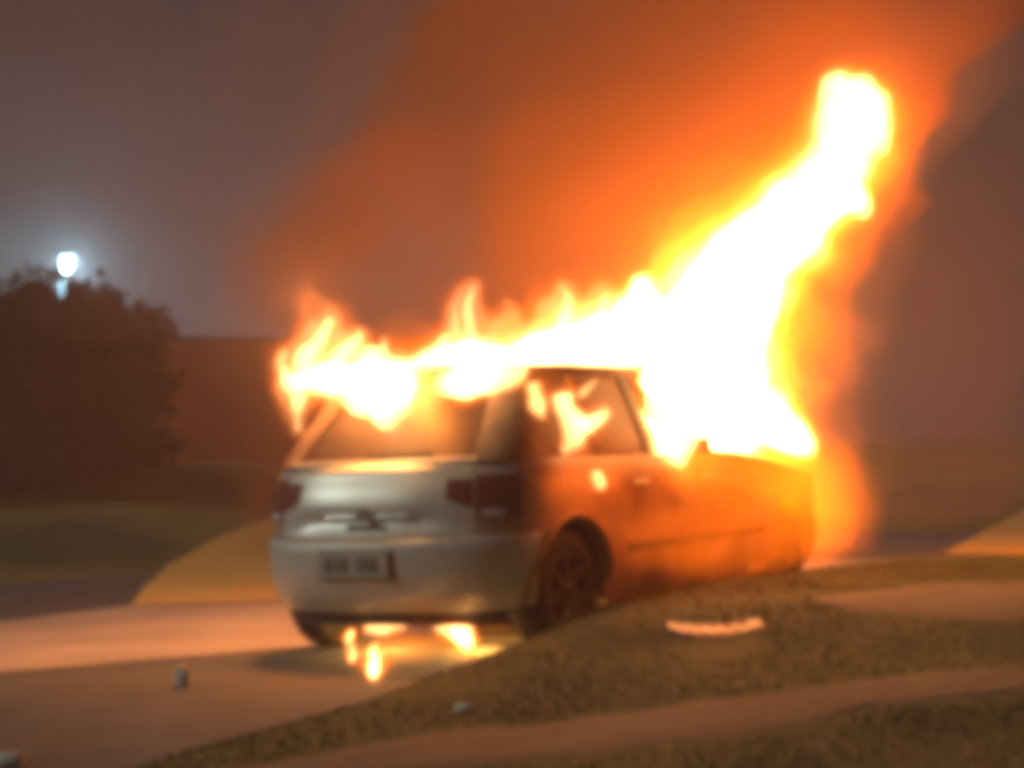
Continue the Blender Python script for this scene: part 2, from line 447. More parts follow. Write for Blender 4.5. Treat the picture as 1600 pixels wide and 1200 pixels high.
# licence plate and its recess
yb = lambda x, z: outline(tx(abs(x), z), z).y
pl = box('licence_plate', (-.02, yb(0, .5) - .014, .485), (.42, .012, .13), M_plate, bump, .004)
for k, (dx, w) in enumerate([(-.155, .035), (-.10, .02), (-.055, .03), (.04, .028), (.085, .028), (.13, .035)]):
    box('plate_mark', (-.02 + dx, yb(0, .5) - .022, .485), (w, .004, .07), M_mark, pl)
box('plate_holder', (-.02, yb(0, .5) - .003, .485), (.445, .016, .148), M_mark, bump, .004)
# tailgate
tg1 = tx(.60, .8)
tail = panel('tailgate', -tg1, tg1, .626, .985, M_paint, car, nt=40, nz=18, th=.03, off=.0,
             fn=lambda p: Vector((p.x, p.y + .018 * math.exp(-((p.z - .70) / .035) ** 2) * smooth(.5, .3, abs(p.x)) - .008 * math.exp(-((p.z - .955) / .018) ** 2), p.z)))
box('trim_strip', (0, yb(0, .715) - .004, .722), (.52, .014, .016), M_chrome, tail, .004)
bm = bmesh.new()
bmesh.ops.create_cone(bm, cap_ends=True, segments=24, radius1=.042, radius2=.036, depth=.014)
for v in bm.verts: v.co = Vector((v.co.x * 1.35, v.co.z + yb(0, .73) - .012, v.co.y * .75 + .735))
bm_obj('badge', bm, M_chrome, tail, smooth=False)
for k, dx in enumerate((.115, .145, .175)):
    box('badge_letter', (dx, yb(dx, .735) - .006, .735), (.022, .008, .03), M_chrome, tail, .002)
box('handle', (-.0, yb(0, .675) - .002, .672), (.24, .018, .022), M_plastic, tail, .004)
# tail lights: corner units partly on tailgate side
tl1 = t_at_y(.26, .8)
for s in (-1, 1):
    lo = lambda t: .735 + .055 * (1 - smooth(tg1, tg1 + .25, t)) if t > tg1 else .79
    t_in = tx(.46, .8)
    q = panel('taillight', tg1 + .008, tl1, .705, lambda t: .915 - .02 * smooth(.8, 1.0, t), M_lens, car, s, nt=18, nz=8, th=.03, off=.006)
    panel('taillight_insert', t_in, tg1 - .008, lambda t: .80 - .05 * (t - t_in) / (tg1 - t_in), .895, M_lens, tail, s, nt=8, nz=6, th=.012, off=.008)
    panel('reverse_lens', tg1 + .03, tg1 + .16, .712, .745, M_lensw, q, s, nt=6, nz=2, th=.01, off=.010)
    # rear quarter panel
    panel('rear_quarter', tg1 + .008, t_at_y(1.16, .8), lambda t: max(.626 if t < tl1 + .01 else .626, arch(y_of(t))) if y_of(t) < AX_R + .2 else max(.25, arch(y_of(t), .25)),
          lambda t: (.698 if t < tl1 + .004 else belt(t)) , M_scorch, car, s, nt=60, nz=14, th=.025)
    panel('rear_quarter_top', tg1 + .008, tl1, .921, .985, M_paint, car, s, nt=16, nz=4, th=.025)
    # doors
    for (ya, yb_) in ((1.165, 1.98), (1.985, 2.93)):
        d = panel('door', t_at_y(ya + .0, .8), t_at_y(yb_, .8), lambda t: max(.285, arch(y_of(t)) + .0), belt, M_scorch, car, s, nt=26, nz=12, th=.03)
        hp = outline(t_at_y(ya + .12, .8), .83); 
        box('handle', (s * (hp.x + .012), ya + .17, .83), (.022, .17, .026), M_paint, d, .008)
        panel('door_trim', t_at_y(ya + .01, .5), t_at_y(yb_ - .01, .5), lambda t: max(.47, arch(y_of(t)) + .02), .51, M_plastic, d, s, nt=12, nz=2, th=.008, off=.009)
    # front wing, front bumper half, sill
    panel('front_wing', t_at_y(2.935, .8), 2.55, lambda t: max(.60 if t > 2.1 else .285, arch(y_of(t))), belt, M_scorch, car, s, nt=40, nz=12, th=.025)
    panel('headlight', 2.28, 2.72, .625, lambda t: .765, M_lensw, car, s, nt=12, nz=6, th=.02, off=.012)
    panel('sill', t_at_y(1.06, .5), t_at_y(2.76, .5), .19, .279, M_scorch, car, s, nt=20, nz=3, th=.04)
    # arch lips and wheels
    for yc in (AX_R, AX_F):
        V, Fc = [], []
        n = 28
        for i in range(n + 1):
            a = -.055 * PI + 1.11 * PI * i / n
            for (dr, dx) in ((0, -.10), (0, .010), (.022, .012), (.030, -.004), (.030, -.10)):
                y = yc + (AR - .004 + dr) * math.cos(a); z = .31 + (AR - .004 + dr) * math.sin(a)
                z = max(z, .215)
                xw = outline(t_at_y(min(max(y, .02), 4.0), max(z, .22)), max(z, .22)).x
                V.append((s * (xw + dx), y, z))
            if i:
                for j in range(5): Fc.append(((i - 1) * 5 + j, i * 5 + j, i * 5 + (j + 1) % 5, (i - 1) * 5 + (j + 1) % 5))
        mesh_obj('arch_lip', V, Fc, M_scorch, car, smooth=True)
        w = empty('wheel'); w.parent = car
        xo = s * .80
        lathe('tyre', [(-.10, .20), (-.095, .27), (-.075, WR), (.075 * 1, WR), (.095, .27), (.10, .20), (.085, .19), (-.085, .19)], (xo - s * .09, yc, WR), M_rubber, w)
        bm = bmesh.new()
        for k in range(7):
            a = 2 * PI * k / 7
            rt = Matrix.Rotation(a, 3, 'X'); box_bm(bm, Vector((xo - s * .012, yc, WR)) + rt @ Vector((0, 0, .115)), (.02, .045, .15), rt)
        spk = bm_obj('spokes', bm, M_rim, w); spk['kind'] = 'stuff'
        lathe('rim', [(-.01, .19), (.0, .198), (.008, .19), (.004, .175), (-.03, .17), (-.15, .17), (-.15, .19)] if s > 0 else [(.01, .19), (0, .198), (-.008, .19), (-.004, .175), (.03, .17), (.15, .17), (.15, .19)], (xo - s * .005, yc, WR), M_rim, w)
        lathe('hub_cap', [(-.02, .001), (-.02, .05), (.0, .048), (.004, .001)] if s > 0 else [(.02, .001), (.02, .05), (0, .048), (-.004, .001)], (xo, yc, WR), M_rim, w, closed=False)
        lathe('brake_disc', [(-.01, .02), (-.01, .14), (.01, .14), (.01, .02)], (xo - s * .09, yc, WR), M_inner, w)
    # mirror
    mr = box('mirror', (s * .90, 2.0, 1.02), (.15, .10, .10), M_plastic, car, .03)
    box('mirror_stalk', (s * .80, 2.02, .985), (.10, .05, .03), M_plastic, mr, .008)
# front bumper, bonnet
panel('front_bumper', 2.20, 3.0, .21, .60, M_paint, car, 1, nt=24, nz=8, th=.03)
panel('front_bumper', 2.20, 3.0, .21, .60, M_paint, car, -1, nt=24, nz=8, th=.03)
V, Fc = [], []; nx, ny = 20, 20
for lay in (0, -.02):
    for i in range(ny + 1):
        y = 2.42 + (4.02 - 2.42) * i / ny
        for j in range(nx + 1):
            uu = -1 + 2 * j / nx; t = min(t_at_y(y, .78), 2.98); wd = outline(min(t, 2.85), .9).x - .012
            V.append((uu * wd, y - .0, belt(t) + .012 + .055 * (1 - uu * uu) + lay))
k = nx + 1; N = len(V) // 2
for i in range(ny):
    for j in range(nx):
        q = (i * k + j, i * k + j + 1, (i + 1) * k + j + 1, (i + 1) * k + j); Fc += [q, tuple(N + x for x in reversed(q))]
rim = [(j, j + 1) for j in range(nx)] + [(i * k + nx, (i + 1) * k + nx) for i in range(ny)] + [(ny * k + j + 1, ny * k + j) for j in range(nx - 1, -1, -1)] + [((i + 1) * k, i * k) for i in range(ny - 1, -1, -1)]
for a, b_ in rim: Fc.append((b_, a, N + a, N + b_))
mesh_obj('bonnet', V, Fc, M_paint, car, smooth=True)
# greenhouse
GH = [(.985, .775, .150, 2.62), (1.05, .762, .215, 2.53), (1.15, .725, .315, 2.38), (1.25, .685, .42, 2.23), (1.35, .645, .51, 2.08), (1.47, .585, .60, 1.97), (1.50, .55, .66, 1.90)]
def gh_kw(): return dict(tab=GH, ys=.78, yf=1.78, nexp=5.5)
K = gh_kw()
def gy(y, z, K=K):
    lo, hi = 0, 3
    for _ in range(40):
        mid = (lo + hi) / 2
        if outline(mid, z, **K).y < y: lo = mid
        else: hi = mid
    return lo
tw = tx(.52, 1.15, **K)
panel('rear_window', -tw, tw, 1.0, 1.42, M_glass, car, nt=30, nz=10, th=.006, off=-.012, kw=K)
panel('rear_header', -tw - .02, tw + .02, 1.424, 1.475, M_burnt, car, nt=30, nz=4, th=.02, kw=K)
panel('window_ledge', -tw - .04, tw + .04, .988, 1.004, M_paint, car, nt=30, nz=3, th=.02, off=.006, kw=K)
box('wiper', (.10, .205, 1.03), (.40, .014, .014), M_plastic, car, .003)
for s in (-1, 1):
    panel('rear_pillar', tw + .004, gy(1.02, 1.2), .988, 1.475, M_burnt, car, s, nt=20, nz=12, th=.03, kw=K)
    panel('side_rail', gy(1.02, 1.4), gy(1.95, 1.4), 1.42, 1.475, M_burnt, car, s, nt=14, nz=4, th=.03, kw=K)
    panel('middle_pillar', 1 + (1.60 - .78), 1 + (1.70 - .78), .975, 1.418, M_plastic, car, s, nt=4, nz=10, th=.03, kw=dict(K, ys=.78, yf=1.78))
    panel('side_window', 1 + (1.06 - .78), 1 + (1.60 - .78), .995, 1.414, M_glass2, car, s, nt=10, nz=8, th=.005, off=-.012, kw=K)
    panel('front_pillar', 2.55, 2.78, .985, 1.475, M_burnt, car, s, nt=5, nz=12, th=.04, kw=K)
# roof skin
V, Fc = [], []; nx, ny = 20, 20
for lay in (0, -.018):
    for i in range(ny + 1):
        y = .585 + (1.99 - .585) * i / ny
        for j in range(nx + 1):
            uu = -1 + 2 * j / nx; V.append((uu * (.592 - .03 * abs(i / ny - .5)), y + .03 * (1 - uu * uu) * (-1 if i < 3 else 0), 1.477 + .045 * (1 - uu * uu) * math.sin(PI * (.15 + .7 * i / ny)) + lay))
k = nx + 1; N = len(V) // 2
for i in range(ny):
    for j in range(nx):
        q = (i * k + j, i * k + j + 1, (i + 1) * k + j + 1, (i + 1) * k + j); Fc += [q, tuple(N + x for x in reversed(q))]
rim = [(j, j + 1) for j in range(nx)] + [(i * k + nx, (i + 1) * k + nx) for i in range(ny)] + [(ny * k + j + 1, ny * k + j) for j in range(nx - 1, -1, -1)] + [((i + 1) * k, i * k) for i in range(ny - 1, -1, -1)]
for a, b_ in rim: Fc.append((b_, a, N + a, N + b_))
mesh_obj('roof', V, Fc, M_burnt, car, smooth=True)
# floor pan, inner walls, seats, dashboard
bm = bmesh.new()
box_bm(bm, (0, 1.9, .25), (1.10, 3.3, .10)); box_bm(bm, (0, 1.9, .22), (1.5, 1.6, .06))
bm_obj('floor_pan', bm, M_inner, car)['kind'] = 'stuff'
for s in (-1, 1):
    for yc in (AX_R, AX_F):
        V, Fc = [], []
        for i in range(17):
            a = PI * i / 16
            for xx in (s * .56, s * .80): V.append((xx, yc + (AR + .004) * math.cos(a), .31 + (AR + .004) * math.sin(a)))
            if i: Fc.append((2 * i - 2, 2 * i, 2 * i + 1, 2 * i - 1))
        c0 = len(V); V.append((s * .56, yc, .31))
        for i in range(16): Fc.append((c0, 2 * i, 2 * i + 2))
        mesh_obj('arch_liner', V, Fc, M_inner, car)
box('rear_bench', (0, 1.0, .50), (1.24, .50, .20), M_inner, car, .05)
box('bench_back', (0, .74, .83), (1.16, .12, .42), M_inner, car, .04, rot=Matrix.Rotation(math.radians(12), 3, 'X'))
for s in (-1, 1):
    st = box('front_seat', (s * .36, 1.85, .50), (.48, .48, .16), M_inner, car, .05)
    box('seat_back', (s * .36, 1.60, .86), (.46, .12, .60), M_inner, st, .05, rot=Matrix.Rotation(math.radians(14), 3, 'X'))
    box('headrest', (s * .36, 1.50, 1.22), (.24, .09, .15), M_inner, st, .03)
box('dashboard', (0, 2.35, .84), (1.38, .34, .22), M_inner, car, .05)
bm = bmesh.new(); bmesh.ops.create_circle(bm, segments=24, radius=.18)
es = bm.edges[:]
bm.free()
V, Fc = [], []
for i in range(24):
    a = 2 * PI * i / 24
    for j in range(8):
        b_ = 2 * PI * j / 8; rr_ = .18 + .015 * math.cos(b_)
        V.append((-.36 + rr_ * math.cos(a), 2.12 + .015 * math.sin(b_) + rr_ * math.sin(a) * .35, .98 + rr_ * math.sin(a) * .93))
for i in range(24):
    for j in range(8): Fc.append((i * 8 + j, ((i + 1) % 24) * 8 + j, ((i + 1) % 24) * 8 + (j + 1) % 8, i * 8 + (j + 1) % 8))
mesh_obj('steering_wheel', V, Fc, M_inner, car, smooth=True)

# ------------------------------------------------------------------ small things on the ground
V, Fc = [], []
pc = None
z = .2
for _ in range(8):
    pc = on_z(1120, 1008, z); z = H(pc.x, pc.y)
n = 22
for i in range(n + 1):
    t = -1 + 2 * i / n; w = .11 * (1 - .35 * t * t)
    lift = .060 + .022 * t * t + .004 * math.sin(i * 1.7)
    base = pc + Vector((CR.x, CR.y, 0)).normalized() * (t * .21) + Vector((CF.x, CF.y, 0)).normalized() * (.05 * t * t)
    fw = Vector((CF.x, CF.y, 0)).normalized()
    V += [base - fw * w + Vector((0, 0, lift)), base + fw * w + Vector((0, 0, lift + .02)), base + fw * w + Vector((0, 0, lift + .012)), base - fw * w + Vector((0, 0, lift - .010))]
    if i:
        for j in range(4): Fc.append(((i - 1) * 4 + j, i * 4 + j, i * 4 + (j + 1) % 4, (i - 1) * 4 + (j + 1) % 4))
Fc += [(0, 1, 2, 3), (n * 4 + 3, n * 4 + 2, n * 4 + 1, n * 4)]
tag(mesh_obj('debris', V, Fc, M_pale, smooth=False), 'pale pinkish curved fragment lying on the grass bank beside the car', 'debris')
def lump(px, py, sx, sz, zz, label):
    z = zz
    for _ in range(6):
        p = on_z(px, py, z); z = H(p.x, p.y) if zz else 0
    bm = bmesh.new(); bmesh.ops.create_icosphere(bm, subdivisions=3, radius=1)
    for v in bm.verts:
        k_ = 1 + .35 * noise.noise(v.co * 1.8 + Vector((px, py, 0)))
        v.co = Vector((v.co.x * sx * k_, v.co.y * sx * .7 * k_, v.co.z * sz * k_)) + Vector((p.x, p.y, z + sz * .7))
    o = bm_obj('litter', bm, M_stone, smooth=True); tag(o, label, 'litter', 'pale scraps on the ground')
lump(285, 1070, .038, .055, 0, 'small upright pale scrap on the asphalt at the left')
lump(725, 1112, .04, .018, .1, 'small flat pale scrap on the grass below the bumper')
lump(15, 1196, .06, .03, 0, 'pale scrap on the asphalt in the bottom left corner')

# ------------------------------------------------------------------ flames
ORG, YEL, WHT = (1.0, .16, .003), (1.0, .33, .03), (1.0, .56, .19)
def catmull(p, n=8):
    out = []; q = [p[0]] + list(p) + [p[-1]]
    for i in range(1, len(q) - 2):
        for k in range(n):
            t = k / n; a, b_, c_, d = (Vector(q[j]) for j in (i - 1, i, i + 1, i + 2))
            out.append(.5 * ((2 * b_) + (-a + c_) * t + (2 * a - 5 * b_ + 4 * c_ - d) * t * t + (-a + 3 * b_ - 3 * c_ + d) * t ** 3))
    out.append(Vector(q[-2])); return out
def tongue_bm(bm, pts, k_r, amp, seed, depth=1.0):
    """closed lumpy tube along a polyline of (x,y,z,r); depth squashes it along the view-independent world axis across the flame"""
    P4 = catmull([Vector(p) for p in pts], 7); n = 22; rings = []; fq = max(3.2, .75 / max(p[3] for p in pts))
    for i, q in enumerate(P4):
        c_ = q.to_3d(); nx_ = P4[min(i + 1, len(P4) - 1)].to_3d(); pv = P4[max(i - 1, 0)].to_3d()
        d = (nx_ - pv).normalized(); a = d.orthogonal().normalized()
        a = (Vector((CR.x, CR.y, 0)) - d * d.dot(Vector((CR.x, CR.y, 0)))).normalized(); b_ = d.cross(a)
        r = max(.004, q.w) * k_r; ring = []
        for k in range(n):
            t = 2 * PI * k / n; v = a * math.cos(t) + b_ * math.sin(t) * depth
            nn = noise.noise((c_ + v * r) * fq + Vector((seed, 0, seed * 2))) * amp + noise.noise((c_ + v * r) * fq * 2.4 + Vector((seed, 5, 0))) * amp * .32
            ring.append(bm.verts.new(c_ + v * r * (1 + nn)))
        rings.append(ring)
    for A, B in zip(rings, rings[1:]):
        for k in range(n): bm.faces.new((A[k], A[(k + 1) % n], B[(k + 1) % n], B[k]))
    for R_, rev in ((rings[0], 1), (rings[-1], 0)):
        c_ = sum((v.co for v in R_), Vector()) / n
        cv = bm.verts.new(c_)
        for k in range(n): bm.faces.new((R_[k], R_[(k + 1) % n], cv) if not rev else (R_[(k + 1) % n], R_[k], cv))
M_fs = emis_vol('thin orange fire', (1.0, .14, .001), .80)
M_fg = emis_vol('faint flame edge', (1.0, .15, .002), .45)
M_fo = emis_vol('outer flame', ORG, 1.5); M_fy = emis_vol('yellow flame', YEL, 2.2); M_fp = emis_vol('pale peach flame', (1.0, .50, .17), 2.6); M_fh = emis_vol('hot yellow flame', (1.0, .46, .15), 5.5)
PALE = None; M_fw = emis_vol('white hot flame', WHT, 26.0)
def flame(pts, label, seed=1, ks=(2.1, 1.5, 1.15, .85), amp=.5, mats=None, group='flames on the burning car', depth=1.0, names=('flame', 'flame_edge', 'flame_body', 'flame_core')):
    root = None
    if not isinstance(pts[0], list): pts = [pts]
    mats = mats or (M_fg, M_fo, M_fy, M_fw)
    if len(ks) == 3: ks = (ks[0] * 1.3,) + tuple(ks)
    if ks[1] <= 0: ks = (ks[0], 0, 0, 0)
    for q, (k, nm, m_) in enumerate(zip(ks, names, mats)):
        if k <= 0: continue
        bm = bmesh.new()
        for br, pp in enumerate(pts):
            pp = [list(v) for v in pp]
            # every shell keeps a little distance at the ends, so that nested shells never touch
            for e, o_ in ((0, 1), (-1, -2)):
                d = Vector(pp[e][:3]) - Vector(pp[o_][:3]); L = d.length
                if L > 1e-6:
                    d = d / L * (pp[o_][3] * (k - .9) * .5); pp[e][0] += d.x; pp[e][1] += d.y; pp[e][2] += d.z
            tongue_bm(bm, pp, k, amp, seed + br * 3.7, depth)
        bmesh.ops.recalc_face_normals(bm, faces=bm.faces[:])
        o = bm_obj(nm, bm, m_, root, smooth=True)
        rm = max(v[3] for pp in pts for v in pp) * k
        md = o.modifiers.new('r', 'REMESH'); md.mode = 'VOXEL'; md.voxel_size = max(.006, min(.022, rm * .16)); md.use_smooth_shade = True
        sm = o.modifiers.new('s', 'SMOOTH'); sm.iterations = 2; sm.factor = .5
        if root is None: root = tag(o, label, 'flame', group)
    return root
PALE = (M_fg, M_fo, M_fp, M_fw)
def fp(plane, lst):   # outline points read off the photograph, stood on a real vertical plane along the car
    out = []
    for (px, py, r) in lst:
        p = on_x(px, py, plane); d = (p - CAM).dot(CF); out.append((p.x, p.y, p.z, r * d / FPX))
    return out
XH = .15
main = flame([fp(XH, [(1110, 735, 60), (1105, 660, 100), (1100, 580, 108), (1120, 500, 100), (1160, 420, 80), (1230, 345, 60), (1300, 265, 54), (1330, 200, 56), (1345, 150, 40), (1340, 120, 22)]),
              fp(XH, [(1322, 200, 46), (1310, 150, 36), (1300, 118, 20)]), fp(XH, [(1350, 230, 40), (1366, 185, 34), (1372, 145, 16)]), fp(XH, [(1300, 300, 40), (1340, 310, 24), (1352, 340, 9)]),
              fp(XH, [(1060, 520, 50), (1010, 480, 30), (1000, 430, 12)]), fp(XH, [(1190, 640, 40), (1240, 680, 30), (1265, 705, 12)])],
             'tall white hot flame column rising from the bonnet to the upper right', 3, ks=(2.1, 1.6, 1.28, 1.05, .86), amp=.42, mats=(M_fg, M_fo, M_fy, M_fh, M_fw), names=('flame', 'flame_edge', 'flame_glow', 'flame_body', 'flame_core'))
fire_light(on_x(1110, 560, XH), 190, (1, .18, .004), .15, main)
fire_light(on_x(1220, 330, XH), 120, (1, .165, .004), .15, main)
fire_light(on_x(1330, 180, XH), 120, (1, .16, .004), .12, main)
f2 = flame(fp(.55, [(1090, 712, 22), (1150, 672, 32), (1210, 668, 30), (1250, 700, 18)]), 'low flame spilling forward over the front wing', 5, ks=(1.9, 1.3, .8), amp=.4)
f2c = flame(fp(.86, [(1050, 725, 26), (1060, 670, 46), (1055, 600, 50), (1070, 540, 40), (1100, 480, 20)]), 'white flame bursting out of the front side window', 26, ks=(1.6, 1.15, .85), amp=.35)
fire_light((1.2, 2.1, 1.3), 28, (1, .18, .01), .2, f2c)
f2b = flame(fp(.70, [(1035, 690, 30), (1055, 730, 26), (1065, 755, 12)]), 'short flame hanging over the wing just ahead of the mirror', 6, ks=(1.7, 1.2, .85), amp=.4)
f3 = flame([fp(-.1, [(445, 600, 20), (520, 588, 34), (590, 592, 46), (660, 582, 40), (740, 572, 36), (830, 562, 38), (920, 545, 42), (1000, 540, 50)]),
            fp(-.1, [(570, 575, 30), (600, 545, 16), (596, 525, 6)]), fp(-.1, [(960, 540, 44), (985, 490, 36), (1010, 440, 20)]), fp(-.1, [(700, 575, 30), (690, 545, 18), (700, 520, 6)])],
           'long white flame rolling along the whole roof', 8, ks=(1.5, 1.15, .82), amp=.65, mats=PALE)
fire_light(on_x(620, 560, -.1), 70, (1, .26, .03), .06, f3)
fire_light(on_x(860, 520, -.1), 90, (1, .22, .015), .08, f3)
f3b = flame([fp(.5, [(690, 604, 20), (740, 590, 34), (800, 584, 36), (860, 562, 24)]), fp(.5, [(815, 600, 14), (828, 640, 12), (836, 662, 6)])], 'white flame spilling over the roof edge above the rear pillar', 41, ks=(1.25, 1.05, .85), amp=.55)
f4 = flame([fp(-.1, [(545, 612, 26), (590, 628, 44), (645, 625, 34), (700, 600, 24)]), fp(-.1, [(590, 650, 26), (612, 668, 16), (625, 676, 7)])], 'white flame pouring out over the top of the rear window', 9, ks=(.98, .93, .88, .82), amp=.6)
f5 = flame([fp(-.6, [(466, 680, 12), (464, 640, 20), (470, 600, 32), (475, 560, 34), (500, 530, 26), (520, 495, 14)]), fp(-.6, [(455, 600, 18), (438, 570, 16), (446, 545, 8)]), fp(-.6, [(520, 600, 40), (530, 560, 34), (560, 530, 20), (560, 510, 8)])],
            'pale ragged flame curling out of the left side window', 10, ks=(1.45, 1.1, .45), amp=.6, mats=PALE)
fire_light((-.95, .8, 1.95), 255, (1, .30, .06), .1, f5)
f6 = flame([fp(-.1, [(738, 565, 40), (735, 515, 34), (732, 475, 24), (745, 440, 9)]), fp(-.1, [(712, 530, 18), (712, 480, 13), (722, 455, 6)])], 'pointed pale flame standing up from the middle of the roof', 11, ks=(1.45, 1.1, .28), amp=.55, mats=PALE)
f7 = flame(fp(-.1, [(775, 540, 26), (790, 510, 22), (800, 485, 12), (785, 465, 5)]), 'small yellow flame leaning against the pointed roof flame', 12, ks=(1.5, 1.1, 0), amp=.5, mats=PALE)
f8 = flame([fp(.0, [(865, 545, 44), (880, 505, 42), (890, 470, 26), (870, 440, 8)]), fp(.0, [(920, 540, 40), (940, 490, 34), (950, 450, 16)])], 'broad yellow flame on the roof beside the tall column', 13, ks=(1.45, 1.1, .28), amp=.55, mats=PALE)
f9 = flame([fp(-.3, [(560, 570, 24), (535, 520, 20), (510, 480, 14), (478, 450, 6)]), fp(-.3, [(490, 520, 18), (478, 480, 12), (465, 465, 5)])], 'reddish flame tip above the left rear roof corner', 14, ks=(1.5, .75, 0), amp=.6, mats=PALE)
# flames inside the cabin, seen through the side windows
f11 = flame([fp(.74, [(880, 612, 20), (886, 645, 30), (896, 680, 26), (868, 708, 20)]), fp(.74, [(888, 672, 20), (922, 664, 17), (950, 642, 9)]), fp(.74, [(905, 620, 8), (925, 600, 6), (935, 590, 3)])],
            'ragged pale flame hanging out of the rear side window', 16, ks=(1.4, 1.0, .7), amp=.85, mats=PALE)
f10 = flame(fp(.70, [(832, 596, 14), (838, 630, 19), (846, 655, 12), (852, 672, 5)]), 'small flame curling round the pillar behind the side window', 15, ks=(1.4, 1.1, .7), amp=.6)
f13 = flame(fp(.87, [(928, 738, 10), (935, 752, 17), (938, 765, 8)]), 'small bright flame burning on the rear door below its window', 18, ks=(1.4, 1.1, .85), amp=.3)
fire_light((1.3, .95, 1.0), 24, (1, .17, .01), .12, f13)
# flames under the car
ug = 'flames burning under the car'
for (pts, lab, sd_, kk) in (([(568, 978, 10), (590, 976, 20), (615, 974, 16), (645, 972, 7)], 'bright flame under the middle of the bumper', 20, (1.6, 1.15, .7)),
                       ([(550, 985, 6), (546, 1002, 9), (552, 1020, 10), (548, 1032, 6)], 'tiny flame by the left rear tyre', 21, (1.5, 1.1, .5)),
                       ([(583, 1056, 8), (586, 1036, 14), (584, 1012, 9), (592, 1000, 4)], 'flame dripping onto the road below the bumper', 22, (1.5, 1.1, .6)),
                       ([(672, 968, 8), (695, 978, 20), (716, 985, 22), (728, 1005, 13), (738, 1012, 7)], 'bright flame under the right half of the bumper', 23, (1.5, 1.15, .7)),
                       ([(745, 968, 6), (770, 972, 9), (790, 978, 5)], 'thin flame near the right rear tyre', 24, (1.4, 1.0, 0)),
                       ([(560, 1040, 10), (610, 1020, 26), (660, 1005, 30), (710, 1010, 22), (745, 1000, 8)], 'faint orange fire spread on the road under the bumper', 25, (1.3, 0, 0))):
    P4 = []
    for (px, py, r) in pts:
        p = on_y(px, py, .30 if py < 990 else .0)
        if p.z < .03: p = on_z(px, py, .03)
        P4.append((p.x, p.y, p.z, r * (p - CAM).dot(CF) / FPX))
    ff = flame(P4, lab, sd_, ks=kk if sd_ != 25 else (1.3, .8, 0, 0), amp=.9, group=ug, mats=None if sd_ != 25 else (M_fs, M_fo, None, None))
    if sd_ == 23: fire_light((.30, .62, .12), 22, (1, .45, .08), .08, ff)
    if sd_ == 20: fire_light((-.25, .55, .12), 14, (1, .45, .08), .08, ff)
flame([fp(.93, [(1040, 738, 20), (1110, 728, 34), (1190, 735, 44), (1250, 752, 46), (1290, 790, 40), (1300, 850, 30)]), fp(.93, [(1180, 735, 34), (1205, 700, 24), (1192, 665, 9)])],
      'orange fire boiling off the edge of the bonnet', 44, ks=(2.0, 1.5, 1.0, 0), amp=.6, mats=(M_fg, M_fs, M_fo, None))
# orange fire wrapped over the front wing and the doors
flame([fp(.80, [(955, 850, 40), (1040, 830, 78), (1160, 815, 88), (1240, 805, 78), (1300, 790, 45)]), fp(.80, [(1240, 830, 55), (1300, 860, 36)]), fp(.80, [(1230, 760, 50), (1280, 740, 50), (1310, 700, 30)]), fp(.80, [(990, 800, 50), (1000, 740, 30)])],
      'thin orange fire covering the front wing and doors', 31, ks=(1.35, 1.0, 0, 0), amp=.5, mats=(M_fg, M_fs, None, None), depth=.8)
tag(flame(fp(.1, [(1240, 800, 50), (1275, 700, 62), (1270, 600, 62), (1265, 500, 58), (1300, 420, 46), (1350, 330, 40), (1380, 240, 34)]), 'thin orange sheet of fire in front of the tall column', 33, ks=(1.2, 0, 0, 0), amp=.35, mats=(M_fg, None, None, None)))

# ------------------------------------------------------------------ smoke and haze
def smoke_mat(name, dens, scale, col, lo, hi):
    M = mat(name); n = M.node_tree.nodes; l = M.node_tree.links; n.remove(n['Principled BSDF'])
    pv = n.new('ShaderNodeVolumePrincipled'); pv.inputs['Color'].default_value = (*col, 1); pv.inputs['Anisotropy'].default_value = .2
    tc = n.new('ShaderNodeTexCoord'); t = n.new('ShaderNodeTexNoise'); t.inputs['Scale'].default_value = scale; t.inputs['Detail'].default_value = 3.5; t.inputs['Distortion'].default_value = .6
    l.new(tc.outputs['Object'], t.inputs['Vector'])
    mr = n.new('ShaderNodeMapRange'); mr.inputs['From Min'].default_value = lo; mr.inputs['From Max'].default_value = hi; mr.inputs['To Min'].default_value = 0; mr.inputs['To Max'].default_value = dens
    l.new(t.outputs['Fac'], mr.inputs['Value']); l.new(mr.outputs[0], pv.inputs['Density'])
    l.new(pv.outputs[0], n['Material Output'].inputs['Volume']); return M
M_smoke = smoke_mat('rolling smoke', .62, .6, (.62, .21, .018), .40, .62)
bm = bmesh.new(); rings = []
EDGES = [(.25, 470, 1290), (1.0, 440, 1310), (1.9, 430, 1300), (2.6, 440, 1360), (3.4, 500, 1500), (4.2, 600, 1570), (5.5, 700, 1650), (8.0, 900, 1850)]
for i in range(26):
    t = i / 25; z = .25 + 7.75 * t ** 1.2
    e0, e1 = lerp_tab(EDGES, z); D_ = 14.6 + .12 * z
    cc = on_d((e0 + e1) / 2, 600, D_); rx = (e1 - e0) / 2 / FPX * D_; ry = 2.0 + .12 * z
    ring = []
    for k in range(40):
        a = 2 * PI * k / 40; q = Vector((math.cos(a), math.sin(a), 0)); w = 1 + .42 * noise.noise(Vector((q.x * 1.6, q.y * 1.6, z * .9))) + .16 * noise.noise(Vector((q.x * 4, q.y * 4, z * 2.4)))
        pxy = Vector((CR.x, CR.y, 0)).normalized() * (q.x * rx * w) + Vector((CF.x, CF.y, 0)).normalized() * (q.y * ry * w)
        ring.append(bm.verts.new(Vector((cc.x, cc.y, z)) + pxy))
    rings.append(ring)
for A, B in zip(rings, rings[1:]):
    for k in range(40): bm.faces.new((A[k], A[(k + 1) % 40], B[(k + 1) % 40], B[k]))
bm.faces.new(rings[0][::-1]); bm.faces.new(rings[-1])
